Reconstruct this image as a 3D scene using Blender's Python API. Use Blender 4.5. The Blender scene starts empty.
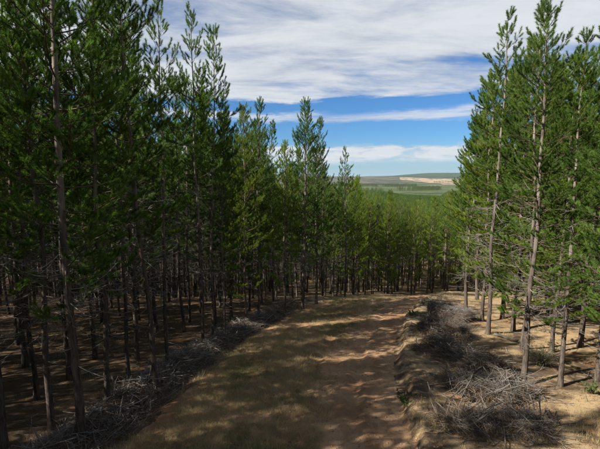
import bpy, math, random
import numpy as np
from mathutils import Vector, Matrix

# ------------------------------------------------------------------ camera
SC = bpy.context.scene
COL = SC.collection
R = math.radians
F_PX = 405.0                      # focal length in photo pixels (600 wide)
CAM_Z = 7.0
PITCH = math.atan((224.5 - 179.0) / F_PX)
cam_d = bpy.data.cameras.new('camera')
cam_d.sensor_width = 36.0
cam_d.lens = 36.0 * F_PX / 600.0
cam_d.clip_start = 0.1
cam_d.clip_end = 60000
cam = bpy.data.objects.new('camera', cam_d)
COL.objects.link(cam)
cam.location = (0, 0, CAM_Z)
cam.rotation_euler = (math.pi / 2 - PITCH, 0, 0)
SC.camera = cam

# ------------------------------------------------------------------ sun direction
SUN_EL, SUN_AZ = R(40), R(-114)   # azimuth clockwise from +Y : from the left, a little behind
SUN_STRENGTH = 5.0
sd = Vector((math.cos(SUN_EL) * math.sin(SUN_AZ), math.cos(SUN_EL) * math.cos(SUN_AZ), math.sin(SUN_EL)))

# ------------------------------------------------------------------ world
W = bpy.data.worlds.new('World')
SC.world = W
W.use_nodes = True


class NT:
    """small helper round a node tree"""
    def __init__(self, tree):
        self.t = tree
        self.n = tree.nodes
        self.l = tree.links

    def node(self, kind, **kw):
        nd = self.n.new(kind)
        for k, v in kw.items():
            setattr(nd, k, v)
        return nd

    def put(self, sock, v):
        if isinstance(v, bpy.types.NodeSocket):
            self.l.new(v, sock)
        elif v is not None:
            sock.default_value = v

    def math(self, op, a, b=None, c=None, clamp=False):
        nd = self.node('ShaderNodeMath', operation=op, use_clamp=clamp)
        for i, v in enumerate((a, b, c)):
            if v is not None:
                self.put(nd.inputs[i], v)
        return nd.outputs[0]

    def noise(self, vec, scale, detail=4, rough=0.55, dist=0.0, lac=2.0):
        nd = self.node('ShaderNodeTexNoise')
        if vec is not None:
            self.l.new(vec, nd.inputs['Vector'])
        nd.inputs['Scale'].default_value = scale
        nd.inputs['Detail'].default_value = detail
        nd.inputs['Roughness'].default_value = rough
        nd.inputs['Distortion'].default_value = dist
        nd.inputs['Lacunarity'].default_value = lac
        return nd.outputs['Fac']

    def smooth(self, v, a, b, lo=0.0, hi=1.0):
        nd = self.node('ShaderNodeMapRange', interpolation_type='SMOOTHSTEP')
        self.put(nd.inputs['Value'], v)
        nd.inputs['From Min'].default_value = a
        nd.inputs['From Max'].default_value = b
        nd.inputs['To Min'].default_value = lo
        nd.inputs['To Max'].default_value = hi
        return nd.outputs[0]

    def mix(self, fac, a, b, blend='MIX'):
        nd = self.node('ShaderNodeMix', data_type='RGBA', blend_type=blend)
        self.put(nd.inputs[0], fac)
        for s, v in ((nd.inputs[6], a), (nd.inputs[7], b)):
            if isinstance(v, (tuple, list)):
                s.default_value = (v[0], v[1], v[2], 1)
            else:
                self.l.new(v, s)
        return nd.outputs[2]

    def mapping(self, vec, scale=(1, 1, 1), rot=(0, 0, 0), loc=(0, 0, 0)):
        nd = self.node('ShaderNodeMapping')
        self.l.new(vec, nd.inputs[0])
        nd.inputs['Scale'].default_value = scale
        nd.inputs['Rotation'].default_value = rot
        nd.inputs['Location'].default_value = loc
        return nd.outputs[0]

    def ramp(self, v, stops, interp='LINEAR'):
        nd = self.node('ShaderNodeValToRGB')
        nd.color_ramp.interpolation = interp
        e = nd.color_ramp.elements
        while len(e) < len(stops):
            e.new(0.5)
        for i, (p, c) in enumerate(stops):
            e[i].position = p
            e[i].color = (c, c, c, 1) if not isinstance(c, (tuple, list)) else (*c, 1)
        self.put(nd.inputs[0], v)
        return nd.outputs[0]


w = NT(W.node_tree)
bg = w.n['Background']
SKY_STRENGTH = 0.05
bg.inputs['Strength'].default_value = SKY_STRENGTH
sky = w.node('ShaderNodeTexSky', sky_type='NISHITA')
sky.sun_disc = False
sky.sun_elevation = SUN_EL
sky.sun_rotation = SUN_AZ % (2 * math.pi)
sky.air_density = 1.0
sky.dust_density = 0.05
sky.ozone_density = 2.5
tc = w.node('ShaderNodeTexCoord')
sep = w.node('ShaderNodeSeparateXYZ')
w.l.new(tc.outputs['Generated'], sep.inputs[0])
dz = sep.outputs['Z']
inv = w.math('DIVIDE', 1.0, w.math('MAXIMUM', w.math('ADD', dz, 0.10), 0.04))
cmb = w.node('ShaderNodeCombineXYZ')
w.put(cmb.inputs[0], w.math('MULTIPLY', sep.outputs['X'], inv))
w.put(cmb.inputs[1], w.math('MULTIPLY', sep.outputs['Y'], inv))
uv = cmb.outputs[0]
warp = w.node('ShaderNodeVectorMath', operation='MULTIPLY_ADD')
nz = w.node('ShaderNodeTexNoise')
nz.inputs['Scale'].default_value = 0.5
nz.inputs['Detail'].default_value = 3
w.l.new(uv, nz.inputs['Vector'])
w.l.new(nz.outputs['Color'], warp.inputs[0])
warp.inputs[1].default_value = (0.35, 0.35, 0)
w.l.new(uv, warp.inputs[2])
streak = w.noise(w.mapping(warp.outputs[0], (0.9, 1.2, 1), (0, 0, R(-32)), (3.1, 1.7, 0)), 1.1, 10, 0.60, 0.25)
big = w.noise(w.mapping(warp.outputs[0], (0.5, 0.75, 1), (0, 0, R(-20)), (2.3, 9.2, 0)), 1.05, 5, 0.5, 0.2)
fine = w.noise(w.mapping(warp.outputs[0], (0.7, 1.7, 1), (0, 0, R(-50)), (1, 5, 0)), 2.0, 10, 0.64, 0.3)
body = w.math('ADD', w.math('ADD', w.math('MULTIPLY', w.math('MULTIPLY_ADD', w.math('SUBTRACT', big, 0.5), 1.5, 0.5), 0.52), w.math('MULTIPLY', streak, 0.45)), w.math('MULTIPLY', fine, 0.32))
# ragged elevation: the edges of the cloud deck wander a little
elev = w.math('ADD', dz, w.math('MULTIPLY', w.math('SUBTRACT', w.noise(w.mapping(tc.outputs['Generated'], (3, 3, 14)), 1.6, 8, 0.65, 0.3), 0.5), 0.05))
# coverage of the deck against elevation (sin): overhead deck, thin gap, thin band, clear belt, low puffy bank, haze
cover = w.ramp(w.math('MULTIPLY', elev, 2.0), [
    (0.0, 0.18), (0.075, 0.22), (0.105, 0.50), (0.150, 0.56), (0.182, 0.05), (0.262, 0.03), (0.290, 0.44),
    (0.312, 0.42), (0.328, 0.10), (0.385, 0.60), (0.62, 0.62), (1.0, 0.52)])
mask = w.smooth(w.math('ADD', body, w.math('MULTIPLY', w.math('SUBTRACT', cover, 0.5), 1.15)), 0.545, 0.79)
puff = w.noise(w.mapping(tc.outputs['Generated'], (1, 1, 3.5)), 14.0, 7, 0.6, 0.2)
low = w.math('MULTIPLY', w.smooth(elev, 0.03, 0.055), w.smooth(w.math('ADD', elev, w.math('MULTIPLY', puff, -0.035)), 0.068, 0.052))
band_n = w.noise(w.mapping(tc.outputs['Generated'], (2.0, 2.0, 40)), 2.4, 8, 0.6, 0.2)
band = w.math('MULTIPLY', w.math('MULTIPLY', w.smooth(elev, 0.132, 0.146), w.smooth(elev, 0.164, 0.150)), w.smooth(band_n, 0.30, 0.62, 0.15, 0.8))
mask = w.math('MAXIMUM', mask, band)
mask = w.math('MAXIMUM', mask, w.math('MULTIPLY', low, w.smooth(puff, 0.28, 0.55)))
cl_low = w.math('MULTIPLY', low, w.smooth(puff, 0.28, 0.55))
mask = w.math('MULTIPLY', mask, 0.94)
hs = w.node('ShaderNodeHueSaturation')
hs.inputs['Saturation'].default_value = 1.12
hs.inputs['Value'].default_value = 1.0
w.l.new(sky.outputs[0], hs.inputs['Color'])
cl = w.mix(w.math('MAXIMUM', w.smooth(w.math('ADD', w.math('MULTIPLY', big, 0.5), w.math('MULTIPLY', fine, 0.5)), 0.34, 0.60), w.math('MULTIPLY', cl_low, 0.85)), (4.0, 4.45, 5.0), (6.4, 6.6, 6.85))
clear = w.mix(1.0, hs.outputs[0], (0.38, 0.64, 0.93), 'MULTIPLY')
clear = w.mix(w.smooth(dz, 0.11, 0.0, 0.0, 0.75), clear, (3.3, 4.5, 5.4))      # pale air along the horizon, all round
w.l.new(w.mix(mask, clear, cl), bg.inputs['Color'])

# ------------------------------------------------------------------ sun lamp, view
sun_d = bpy.data.lights.new('sun', 'SUN')
sun_d.energy = SUN_STRENGTH
sun_d.angle = R(0.53)
sun_d.color = (1.0, 0.93, 0.82)
sun = bpy.data.objects.new('sun', sun_d)
COL.objects.link(sun)
sun.rotation_euler = sd.to_track_quat('Z', 'Y').to_euler()
sun.location = (-30, -10, 40)
vs = SC.view_settings
vs.view_transform = 'Standard'
vs.look = 'None'
vs.gamma = 1
vs.use_curve_mapping = False
vs.exposure = 1.3
cy = SC.cycles
cy.max_bounces = 6
cy.diffuse_bounces = 3
cy.glossy_bounces = 2
cy.transmission_bounces = 4
cy.transparent_max_bounces = 4
cy.volume_bounces = 0
cy.use_denoising = True
cy.denoiser = 'OPENIMAGEDENOISE'
cy.denoising_input_passes = 'RGB_ALBEDO_NORMAL'
cy.denoising_prefilter = 'ACCURATE'
cy.caustics_reflective = False
cy.caustics_refractive = False

rng = np.random.default_rng(11)
random.seed(5)


# ------------------------------------------------------------------ terrain functions
def vnoise(x, y, scale, seed):
    """smooth value noise on numpy arrays, -1..1"""
    xs, ys = np.asarray(x) / scale, np.asarray(y) / scale
    xi, yi = np.floor(xs), np.floor(ys)
    fx, fy = xs - xi, ys - yi
    fx, fy = fx * fx * (3 - 2 * fx), fy * fy * (3 - 2 * fy)

    def h(a, b):
        v = np.sin(a * 127.1 + b * 311.7 + seed * 74.7) * 43758.5453
        return (v - np.floor(v)) * 2 - 1
    return ((h(xi, yi) * (1 - fx) + h(xi + 1, yi) * fx) * (1 - fy) +
            (h(xi, yi + 1) * (1 - fx) + h(xi + 1, yi + 1) * fx) * fy)


KY = np.array([-6000, -300, -60, 0, 9.8, 36, 50, 71, 90, 120, 200, 400, 1000, 2200, 3300, 4300, 5200, 6500, 9000, 14000.])
KZ = np.array([60, 22, 8.5, 1.35, 0.0, -3.6, -7.6, -13.0, -16.5, -20, -25, -31, -37, -40, -34, -8, 30, 48, 30, 0.])
_u = np.linspace(-8, 10, 2400)
_yy = np.sinh(_u)                              # dense near 0
_zz = np.interp(_yy, KY, KZ)
for _ in range(3):
    _zz = np.convolve(np.pad(_zz, 10, mode='edge'), np.ones(21) / 21, mode='valid')

RX_Y = np.array([-60, -20, 0, 9.8, 18.7, 27, 35, 41, 46, 51, 56, 62.])
RX_X = np.array([-8, -4.6, -2.3, -0.95, 0.75, 3.3, 6.9, 10.6, 15.5, 23, 33, 48.])
_ry = np.linspace(-60, 62, 600)
_rx = np.interp(_ry, RX_Y, RX_X)
for _ in range(3):
    _rx = np.convolve(np.pad(_rx, 12, mode='reflect', reflect_type='odd'), np.ones(25) / 25, mode='valid')
_rs = np.gradient(_rx, _ry)
HALF_W = 3.75


def road_c(y):
    return np.interp(y, _ry, _rx)


def road_s(x, y):
    """signed offset from the track's centre line, + to the right"""
    y = np.asarray(y, float)
    return (x - np.interp(y, _ry, _rx)) / np.sqrt(1 + np.interp(y, _ry, _rs) ** 2)


def sst(x, a, b):
    t = np.clip((x - a) / (b - a), 0, 1)
    return t * t * (3 - 2 * t)


def base_h(x, y):
    x, y = np.asarray(x, float), np.asarray(y, float)
    z = np.interp(np.arcsinh(y), _u, _zz)
    near = 1 - sst(np.abs(y), 70, 130)
    calm = 1 - 0.9 * (1 - sst(np.abs(road_s(x, y)), HALF_W - 0.4, HALF_W + 0.8)) * (1 - sst(y, 50, 56))     # the track is graded flat
    z = z + near * (0.18 * vnoise(x, y, 7, 1) * (0.5 + 0.5 * calm) + calm * (0.07 * vnoise(x, y, 2.1, 2) + 0.025 * vnoise(x, y, 0.7, 3)))
    far = sst(y, 150, 900)
    z = z + far * (2.5 * vnoise(x, y, 420, 4) + 1.0 * vnoise(x, y, 170, 5))
    hills = sst(y, 2500, 5200)
    z = z + hills * (9 * vnoise(x, y, 1500, 6) + 4 * vnoise(x, y, 620, 7))
    # long wooded ridge to the right, behind the sand slope
    z = z + 70 * np.exp(-((y - 7600) / 900) ** 2) * sst(x / np.maximum(y, 1), 0.17, 0.33) * (1 + 0.12 * vnoise(x, y, 900, 9))
    return z


def ground_h(x, y):
    x, y = np.asarray(x, float), np.asarray(y, float)
    s = road_s(x, y)
    act = sst(y, -60, -50) * (1 - sst(y, 52, 58))
    wob = 0.22 * vnoise(x, y, 1.7, 21) + 0.10 * vnoise(x, y, 0.6, 22)
    sr = s + wob
    bank = 0.32 * sst(sr, HALF_W - 0.05, HALF_W + 0.38) * (1 - 0.75 * sst(sr, HALF_W + 0.8, HALF_W + 4.0))
    left = -0.22 * sst(-sr, HALF_W, HALF_W + 1.0) + 0.30 * np.exp(-((sr + HALF_W + 1.5) / 0.65) ** 2)
    crumb = np.exp(-((s - HALF_W - 0.3) / 0.7) ** 2) * (0.06 * vnoise(x, y, 0.42, 23) + 0.05 * np.abs(vnoise(x, y, 0.24, 24)) + 0.03 * vnoise(x, y, 0.13, 25))
    z = base_h(x, y)
    under = -0.18 * (1 - sst(np.abs(s), HALF_W - 0.5, HALF_W - 0.15))
    return z + act * (bank + left + under + crumb)


def road_h(x, y):
    """height of the graded dirt surface itself"""
    x, y = np.asarray(x, float), np.asarray(y, float)
    s = road_s(x, y)
    z = base_h(x, y)
    act = sst(y, -60, -50) * (1 - sst(y, 52, 58))
    wob = 0.22 * vnoise(x, y, 1.7, 21) + 0.10 * vnoise(x, y, 0.6, 22)
    sr = s + wob
    bank = 0.32 * sst(sr, HALF_W - 0.05, HALF_W + 0.38) * (1 - 0.75 * sst(sr, HALF_W + 0.8, HALF_W + 4.0))
    left = -0.22 * sst(-sr, HALF_W, HALF_W + 1.0) + 0.30 * np.exp(-((sr + HALF_W + 1.5) / 0.65) ** 2)
    rut = np.zeros_like(s)
    for c, d in ((0.35, 0.05), (2.15, 0.055), (-0.9, 0.02), (1.2, 0.015)):
        off = s - c + 0.12 * vnoise(x * 0 + y, y, 5.0, 31)
        rut -= d * np.exp(-(off / 0.22) ** 2)
        rut += 0.5 * d * (np.exp(-((off - 0.36) / 0.14) ** 2) + np.exp(-((off + 0.36) / 0.14) ** 2))
    cl_ = 0.007 * vnoise(x, y, 0.33, 41) + 0.014 * np.abs(vnoise(x, y, 0.13, 42)) + 0.005 * vnoise(x, y, 0.9, 43) + 0.010 * vnoise(x, y, 0.07, 44)
    edge = 1 - sst(np.abs(s), HALF_W - 0.7, HALF_W - 0.1)
    return z + act * (bank + left) + 0.012 + edge * (rut + cl_)


def surf_h(x, y):
    s = road_s(x, y)
    return np.where(np.abs(s) < HALF_W - 0.2, road_h(x, y), ground_h(x, y))


_cp, _sp = math.cos(PITCH), math.sin(PITCH)


def ray(px, py):
    a, b = (px - 300.0) / F_PX, (224.5 - py) / F_PX
    return Vector((a, _cp + b * _sp, -_sp + b * _cp))


def on_ground(px, py):
    """photo pixel -> the point of the ground seen there"""
    d = ray(px, py)
    t0, t = 3.0, 3.0
    while t < 400:
        if CAM_Z + d.z * t < float(surf_h(d.x * t, d.y * t)):
            break
        t0 = t
        t += 0.25
    for _ in range(20):
        m = (t0 + t) / 2
        if CAM_Z + d.z * m < float(surf_h(d.x * m, d.y * m)):
            t = m
        else:
            t0 = m
    return Vector((d.x * t, d.y * t, float(surf_h(d.x * t, d.y * t))))


def project(x, y, z):
    dzv = z - CAM_Z
    depth = y * _cp - dzv * _sp
    up = y * _sp + dzv * _cp
    if depth < 0.2:
        return None
    return 300 + F_PX * x / depth, 224.5 - F_PX * up / depth, depth


# ------------------------------------------------------------------ mesh helpers
def mesh_from(name, verts, faces, mats, smooth=False, mat_idx=None):
    """verts (N,3), faces (M,k) one face size"""
    me = bpy.data.meshes.new(name)
    verts = np.ascontiguousarray(verts, dtype=np.float32)
    faces = np.ascontiguousarray(faces, dtype=np.int32)
    M, k = faces.shape
    me.vertices.add(len(verts))
    me.vertices.foreach_set('co', verts.ravel())
    me.loops.add(M * k)
    me.loops.foreach_set('vertex_index', faces.ravel())
    me.polygons.add(M)
    me.polygons.foreach_set('loop_start', np.arange(M, dtype=np.int32) * k)
    for m in (mats if isinstance(mats, (list, tuple)) else [mats]):
        me.materials.append(m)
    if mat_idx is not None:
        me.polygons.foreach_set('material_index', np.ascontiguousarray(mat_idx, dtype=np.int32))
    me.polygons.foreach_set('use_smooth', np.full(M, bool(smooth)))
    me.update(calc_edges=True)
    return me


def link(name, data, parent=None, loc=None):
    o = bpy.data.objects.new(name, data)
    COL.objects.link(o)
    if parent is not None:
        o.parent = parent
    if loc is not None:
        o.location = loc
    return o


def tag(o, label=None, cat=None, group=None, kind=None):
    if label:
        o['label'] = label
    if cat:
        o['category'] = cat
    if group:
        o['group'] = group
    if kind:
        o['kind'] = kind
    return o


def norm(v):
    return v / np.maximum(np.linalg.norm(v, axis=-1, keepdims=True), 1e-9)


def tubes(pts, rad, sides):
    """pts (N,K,3), rad (N,K) -> verts, quad faces"""
    pts = np.asarray(pts, float)
    rad = np.asarray(rad, float)
    N, K, _ = pts.shape
    tan = norm(np.gradient(pts, axis=1))
    ref = np.where(np.abs(tan[..., 2:3]) > 0.9, np.array([1.0, 0, 0]), np.array([0, 0, 1.0]))
    a = norm(np.cross(tan, ref))
    b = np.cross(tan, a)
    ang = np.arange(sides) * 2 * math.pi / sides
    ring = (pts[:, :, None, :] + rad[:, :, None, None] *
            (np.cos(ang)[None, None, :, None] * a[:, :, None, :] + np.sin(ang)[None, None, :, None] * b[:, :, None, :]))
    v = ring.reshape(-1, 3)
    i = np.arange(N)[:, None, None] * (K * sides)
    k = np.arange(K - 1)[None, :, None] * sides
    j = np.arange(sides)[None, None, :]
    j2 = (j + 1) % sides
    f = np.stack([i + k + j, i + k + j2, i + k + sides + j2, i + k + sides + j], -1).reshape(-1, 4)
    return v, f


def join(parts):
    vs_, fs_, n = [], [], 0
    for v, f in parts:
        vs_.append(v)
        fs_.append(f + n)
        n += len(v)
    return np.concatenate(vs_), np.concatenate(fs_)


# ------------------------------------------------------------------ materials
def material(name):
    m = bpy.data.materials.new(name)
    m.use_nodes = True
    return m, NT(m.node_tree), m.node_tree.nodes['Principled BSDF']


def bump(t, p, height, strength, dist):
    b = t.node('ShaderNodeBump')
    b.inputs['Strength'].default_value = strength
    b.inputs['Distance'].default_value = dist
    t.put(b.inputs['Height'], height)
    t.l.new(b.outputs[0], p.inputs['Normal'])


def needle_material(name, dark, light, tip, trans=0.35):
    m, t, p = material(name)
    co = t.node('ShaderNodeTexCoord').outputs['Object']
    oi = t.node('ShaderNodeObjectInfo').outputs['Random']
    n1 = t.noise(co, 0.9, 3, 0.6)
    n2 = t.noise(co, 7.0, 2, 0.5)
    c = t.mix(t.smooth(n1, 0.36, 0.66), dark, light)
    c = t.mix(t.smooth(n2, 0.55, 0.75, 0, 0.55), c, tip)
    c = t.mix(t.math('MULTIPLY', oi, 0.6), c, t.mix(1.0, c, (1.25, 1.05, 0.9), 'MULTIPLY'))
    c = t.mix(t.smooth(oi, 0.75, 1.0, 0, 0.35), c, (0.03, 0.055, 0.018))
    p.inputs['Roughness'].default_value = 0.55
    p.inputs['Specular IOR Level'].default_value = 0.25
    t.l.new(c, p.inputs['Base Color'])
    tr = t.node('ShaderNodeBsdfTranslucent')
    t.l.new(t.mix(1.0, c, (1.0, 1.15, 0.55), 'MULTIPLY'), tr.inputs['Color'])
    mx = t.node('ShaderNodeMixShader')
    mx.inputs[0].default_value = trans
    t.l.new(p.outputs[0], mx.inputs[1])
    t.l.new(tr.outputs[0], mx.inputs[2])
    t.l.new(mx.outputs[0], t.n['Material Output'].inputs['Surface'])
    return m


M = {}
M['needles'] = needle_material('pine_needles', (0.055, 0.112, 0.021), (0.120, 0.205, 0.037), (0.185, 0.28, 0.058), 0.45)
M['needles_young'] = needle_material('young_lit_pine_needles', (0.118, 0.188, 0.026), (0.225, 0.310, 0.042), (0.29, 0.37, 0.07), 0.5)  # yellower young foliage, its colour raised so crowns read as sunlit
M['brown_needles'] = needle_material('dead_needles', (0.09, 0.05, 0.024), (0.16, 0.095, 0.045), (0.24, 0.16, 0.08), 0.15)

m, t, p = material('pine_bark')
co = t.node('ShaderNodeTexCoord').outputs['Object']
oi = t.node('ShaderNodeObjectInfo').outputs['Random']
stretch = t.mapping(co, (9, 9, 1.6))
n1 = t.noise(stretch, 1.6, 6, 0.65, 0.4)
n2 = t.noise(co, 1.3, 3)
c = t.mix(t.smooth(n1, 0.35, 0.65), (0.035, 0.027, 0.022), (0.13, 0.105, 0.085))
hgt = t.node('ShaderNodeSeparateXYZ')
t.l.new(co, hgt.inputs[0])
pale = t.math('MULTIPLY', t.smooth(hgt.outputs['Z'], 3.0, 8.0), t.smooth(n2, 0.35, 0.6))
c = t.mix(t.math('MULTIPLY', pale, 0.6), c, (0.33, 0.285, 0.245))
c = t.mix(t.math('MULTIPLY', oi, 0.4), c, (0.07, 0.058, 0.05))
t.l.new(c, p.inputs['Base Color'])
p.inputs['Roughness'].default_value = 0.9
p.inputs['Specular IOR Level'].default_value = 0.15
bump(t, p, n1, 0.9, 0.03)
M['bark'] = m


def wood(name, a, b):
    m, t, p = material(name)
    g = t.node('ShaderNodeNewGeometry')
    n1 = t.noise(g.outputs['Position'], 3.0, 4, 0.6)
    n2 = t.noise(g.outputs['Position'], 0.7, 2, 0.6)
    isl = g.outputs['Random Per Island']
    c = t.mix(t.math('MULTIPLY_ADD', t.math('POWER', isl, 2.6), 0.8, t.math('MULTIPLY', n1, 0.25)), a, b)
    c = t.mix(t.smooth(n2, 0.45, 0.7, 0, 0.5), c, (0.13, 0.085, 0.05))
    t.l.new(c, p.inputs['Base Color'])
    p.inputs['Roughness'].default_value = 0.9
    p.inputs['Specular IOR Level'].default_value = 0.1
    return m


M['dead_wood'] = wood('dead_branch_wood', (0.10, 0.088, 0.078), (0.34, 0.315, 0.29))
M['slash_grey'] = wood('grey_lightened_slash_wood', (0.06, 0.054, 0.05), (0.36, 0.335, 0.31))
M['slash'] = wood('weathered_slash_wood', (0.04, 0.034, 0.029), (0.27, 0.245, 0.22))
M['live_wood'] = wood('live_branch_wood', (0.05, 0.038, 0.028), (0.13, 0.10, 0.075))
M['cut_wood'] = wood('cut_log_wood', (0.20, 0.13, 0.08), (0.36, 0.26, 0.17))

# forest floor / open ground, one material for the whole sheet
m, t, p = material('forest_floor')
pos = t.node('ShaderNodeNewGeometry').outputs['Position']
sp = t.node('ShaderNodeSeparateXYZ')
t.l.new(pos, sp.inputs[0])
n1 = t.noise(pos, 0.22, 5, 0.6, 0.4)
n2 = t.noise(pos, 1.3, 6, 0.65, 0.3)
n3 = t.noise(pos, 9.0, 4, 0.7)
n4 = t.noise(pos, 38.0, 3, 0.7)
tan = t.mix(n3, (0.25, 0.175, 0.095), (0.385, 0.285, 0.165))
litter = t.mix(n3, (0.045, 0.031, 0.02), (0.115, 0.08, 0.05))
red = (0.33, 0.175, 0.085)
litter_shade = t.smooth(sp.outputs['X'], 3.0, -6.0, 0.0, 0.12)      # thicker needle litter this side, with the stand's shade put into its colour
c = t.mix(t.smooth(t.math('SUBTRACT', t.math('ADD', t.math('MULTIPLY', n1, 0.5), t.math('MULTIPLY', n2, 0.5)), litter_shade), 0.42, 0.56), litter, tan)
c = t.mix(t.smooth(t.noise(pos, 0.5, 4, 0.6), 0.56, 0.70, 0, 0.6), c, red)
c = t.mix(t.smooth(n4, 0.52, 0.72, 0, 0.55), c, (0.075, 0.055, 0.038))
# far land: dull green heath and plantation, paler plots
far_n = t.noise(t.mapping(pos, (0.0022, 0.0016, 0)), 1.0, 4, 0.55, 0.3)
plots = t.node('ShaderNodeTexVoronoi')
plots.inputs['Scale'].default_value = 1.0
t.l.new(t.mapping(pos, (0.0016, 0.0011, 0), (0, 0, 0.3)), plots.inputs['Vector'])
psep = t.node('ShaderNodeSeparateColor')
t.l.new(plots.outputs['Color'], psep.inputs[0])
farc = t.mix(far_n, (0.035, 0.055, 0.025), (0.085, 0.095, 0.05))
farc = t.mix(t.smooth(psep.outputs[0], 0.55, 0.75, 0, 0.6), farc, (0.22, 0.19, 0.12))
farc = t.mix(t.smooth(psep.outputs[1], 0.6, 0.8, 0, 0.6), farc, (0.025, 0.04, 0.02))
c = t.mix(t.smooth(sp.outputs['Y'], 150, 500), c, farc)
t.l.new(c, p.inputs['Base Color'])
p.inputs['Roughness'].default_value = 0.95
p.inputs['Specular IOR Level'].default_value = 0.1
bump(t, p, t.math('ADD', t.math('MULTIPLY', n3, 0.6), t.math('MULTIPLY', n4, 0.4)), 0.8, 0.06)
M['ground'] = m

m, t, p = material('graded_dirt')
pos = t.node('ShaderNodeNewGeometry').outputs['Position']
n1 = t.noise(t.mapping(pos, (1, 0.35, 1), (0, 0, R(-14))), 0.9, 6, 0.62, 0.4)
n2 = t.noise(pos, 3.2, 5, 0.65)
n3 = t.noise(pos, 22.0, 4, 0.7)
n4 = t.noise(pos, 70.0, 2, 0.6)
c = t.mix(t.smooth(n1, 0.36, 0.64), (0.215, 0.122, 0.065), (0.36, 0.228, 0.132))
c = t.mix(t.smooth(n2, 0.48, 0.70, 0, 0.55), c, (0.22, 0.15, 0.09))
c = t.mix(t.smooth(n3, 0.55, 0.75, 0, 0.6), c, (0.16, 0.105, 0.06))
c = t.mix(t.smooth(n4, 0.60, 0.75, 0, 0.5), c, (0.38, 0.27, 0.17))
t.l.new(c, p.inputs['Base Color'])
p.inputs['Roughness'].default_value = 0.95
p.inputs['Specular IOR Level'].default_value = 0.1
bump(t, p, t.math('ADD', t.math('MULTIPLY', n3, 0.7), t.math('MULTIPLY', n4, 0.3)), 0.9, 0.05)
M['dirt'] = m


def plain(name, a, b, scale, rough=0.95, detail=4):
    m, t, p = material(name)
    pos = t.node('ShaderNodeNewGeometry').outputs['Position']
    n1 = t.noise(pos, scale, detail, 0.6, 0.3)
    t.l.new(t.mix(t.smooth(n1, 0.35, 0.65), a, b), p.inputs['Base Color'])
    p.inputs['Roughness'].default_value = rough
    p.inputs['Specular IOR Level'].default_value = 0.12
    return m


def patchy(m, scale, col, lo, hi):
    """scrub growing in patches over a far field"""
    t = NT(m.node_tree)
    p = t.n['Principled BSDF']
    src = p.inputs['Base Color'].links[0].from_socket
    pos = t.node('ShaderNodeNewGeometry').outputs['Position']
    n = t.noise(t.mapping(pos, (1, 0.45, 0)), scale, 6, 0.65, 0.3)
    t.l.new(t.mix(t.smooth(n, lo, hi), src, col), p.inputs['Base Color'])


M['sand_field'] = plain('sand_field', (0.22, 0.165, 0.105), (0.34, 0.26, 0.175), 0.006)
M['meadow'] = plain('meadow', (0.042, 0.064, 0.022), (0.080, 0.095, 0.036), 0.004)
M['heath'] = plain('heath', (0.045, 0.052, 0.032), (0.11, 0.095, 0.06), 0.004)
patchy(M['sand_field'], 0.008, (0.07, 0.075, 0.045), 0.53, 0.60)
patchy(M['meadow'], 0.006, (0.03, 0.042, 0.02), 0.56, 0.64)
patchy(M['heath'], 0.004, (0.03, 0.04, 0.025), 0.50, 0.60)
M['ridge'] = plain('ridge_wood', (0.022, 0.04, 0.02), (0.04, 0.06, 0.028), 0.006)


def grass_mat(name, a, b, trans=0.3):
    m, t, p = material(name)
    g = t.node('ShaderNodeNewGeometry')
    n1 = t.noise(g.outputs['Position'], 1.1, 3, 0.6)
    c = t.mix(t.math('ADD', t.math('MULTIPLY', g.outputs['Random Per Island'], 0.5), t.math('MULTIPLY', n1, 0.5)), a, b)
    t.l.new(c, p.inputs['Base Color'])
    p.inputs['Roughness'].default_value = 0.7
    p.inputs['Specular IOR Level'].default_value = 0.15
    tr = t.node('ShaderNodeBsdfTranslucent')
    t.l.new(c, tr.inputs['Color'])
    mx = t.node('ShaderNodeMixShader')
    mx.inputs[0].default_value = trans
    t.l.new(p.outputs[0], mx.inputs[1])
    t.l.new(tr.outputs[0], mx.inputs[2])
    t.l.new(mx.outputs[0], t.n['Material Output'].inputs['Surface'])
    return m


M['dry_grass'] = grass_mat('dry_grass', (0.30, 0.235, 0.12), (0.52, 0.43, 0.25))
M['green_grass'] = grass_mat('green_grass', (0.12, 0.14, 0.05), (0.24, 0.24, 0.10))
M['shrub_leaf'] = grass_mat('shrub_leaf', (0.07, 0.105, 0.035), (0.15, 0.175, 0.075))
M['soil_clod'] = plain('soil_clod', (0.20, 0.115, 0.06), (0.38, 0.25, 0.145), 2.0)


# ------------------------------------------------------------------ ground sheet
def axis(lo, a, b, hi, step, grow):
    mid = list(np.arange(a, b + 1e-6, step))
    d, v = step, b
    while v < hi:
        d *= grow
        v += d
        mid.append(v)
    d, v, left = step, a, []
    while v > lo:
        d *= grow
        v -= d
        left.append(v)
    return np.array(left[::-1] + mid)


gx = axis(-9000, -9, 15, 9000, 0.11, 1.055)
gy = axis(-5000, 6, 38, 13000, 0.11, 1.04)
X, Y = np.meshgrid(gx, gy)
Z = ground_h(X, Y)
nx, ny = len(gx), len(gy)
idx = np.arange(nx * ny).reshape(ny, nx)
f = np.stack([idx[:-1, :-1], idx[:-1, 1:], idx[1:, 1:], idx[1:, :-1]], -1).reshape(-1, 4)
ground = link('ground', mesh_from('ground', np.stack([X, Y, Z], -1).reshape(-1, 3), f, M['ground'], True))
tag(ground, kind='structure')

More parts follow.
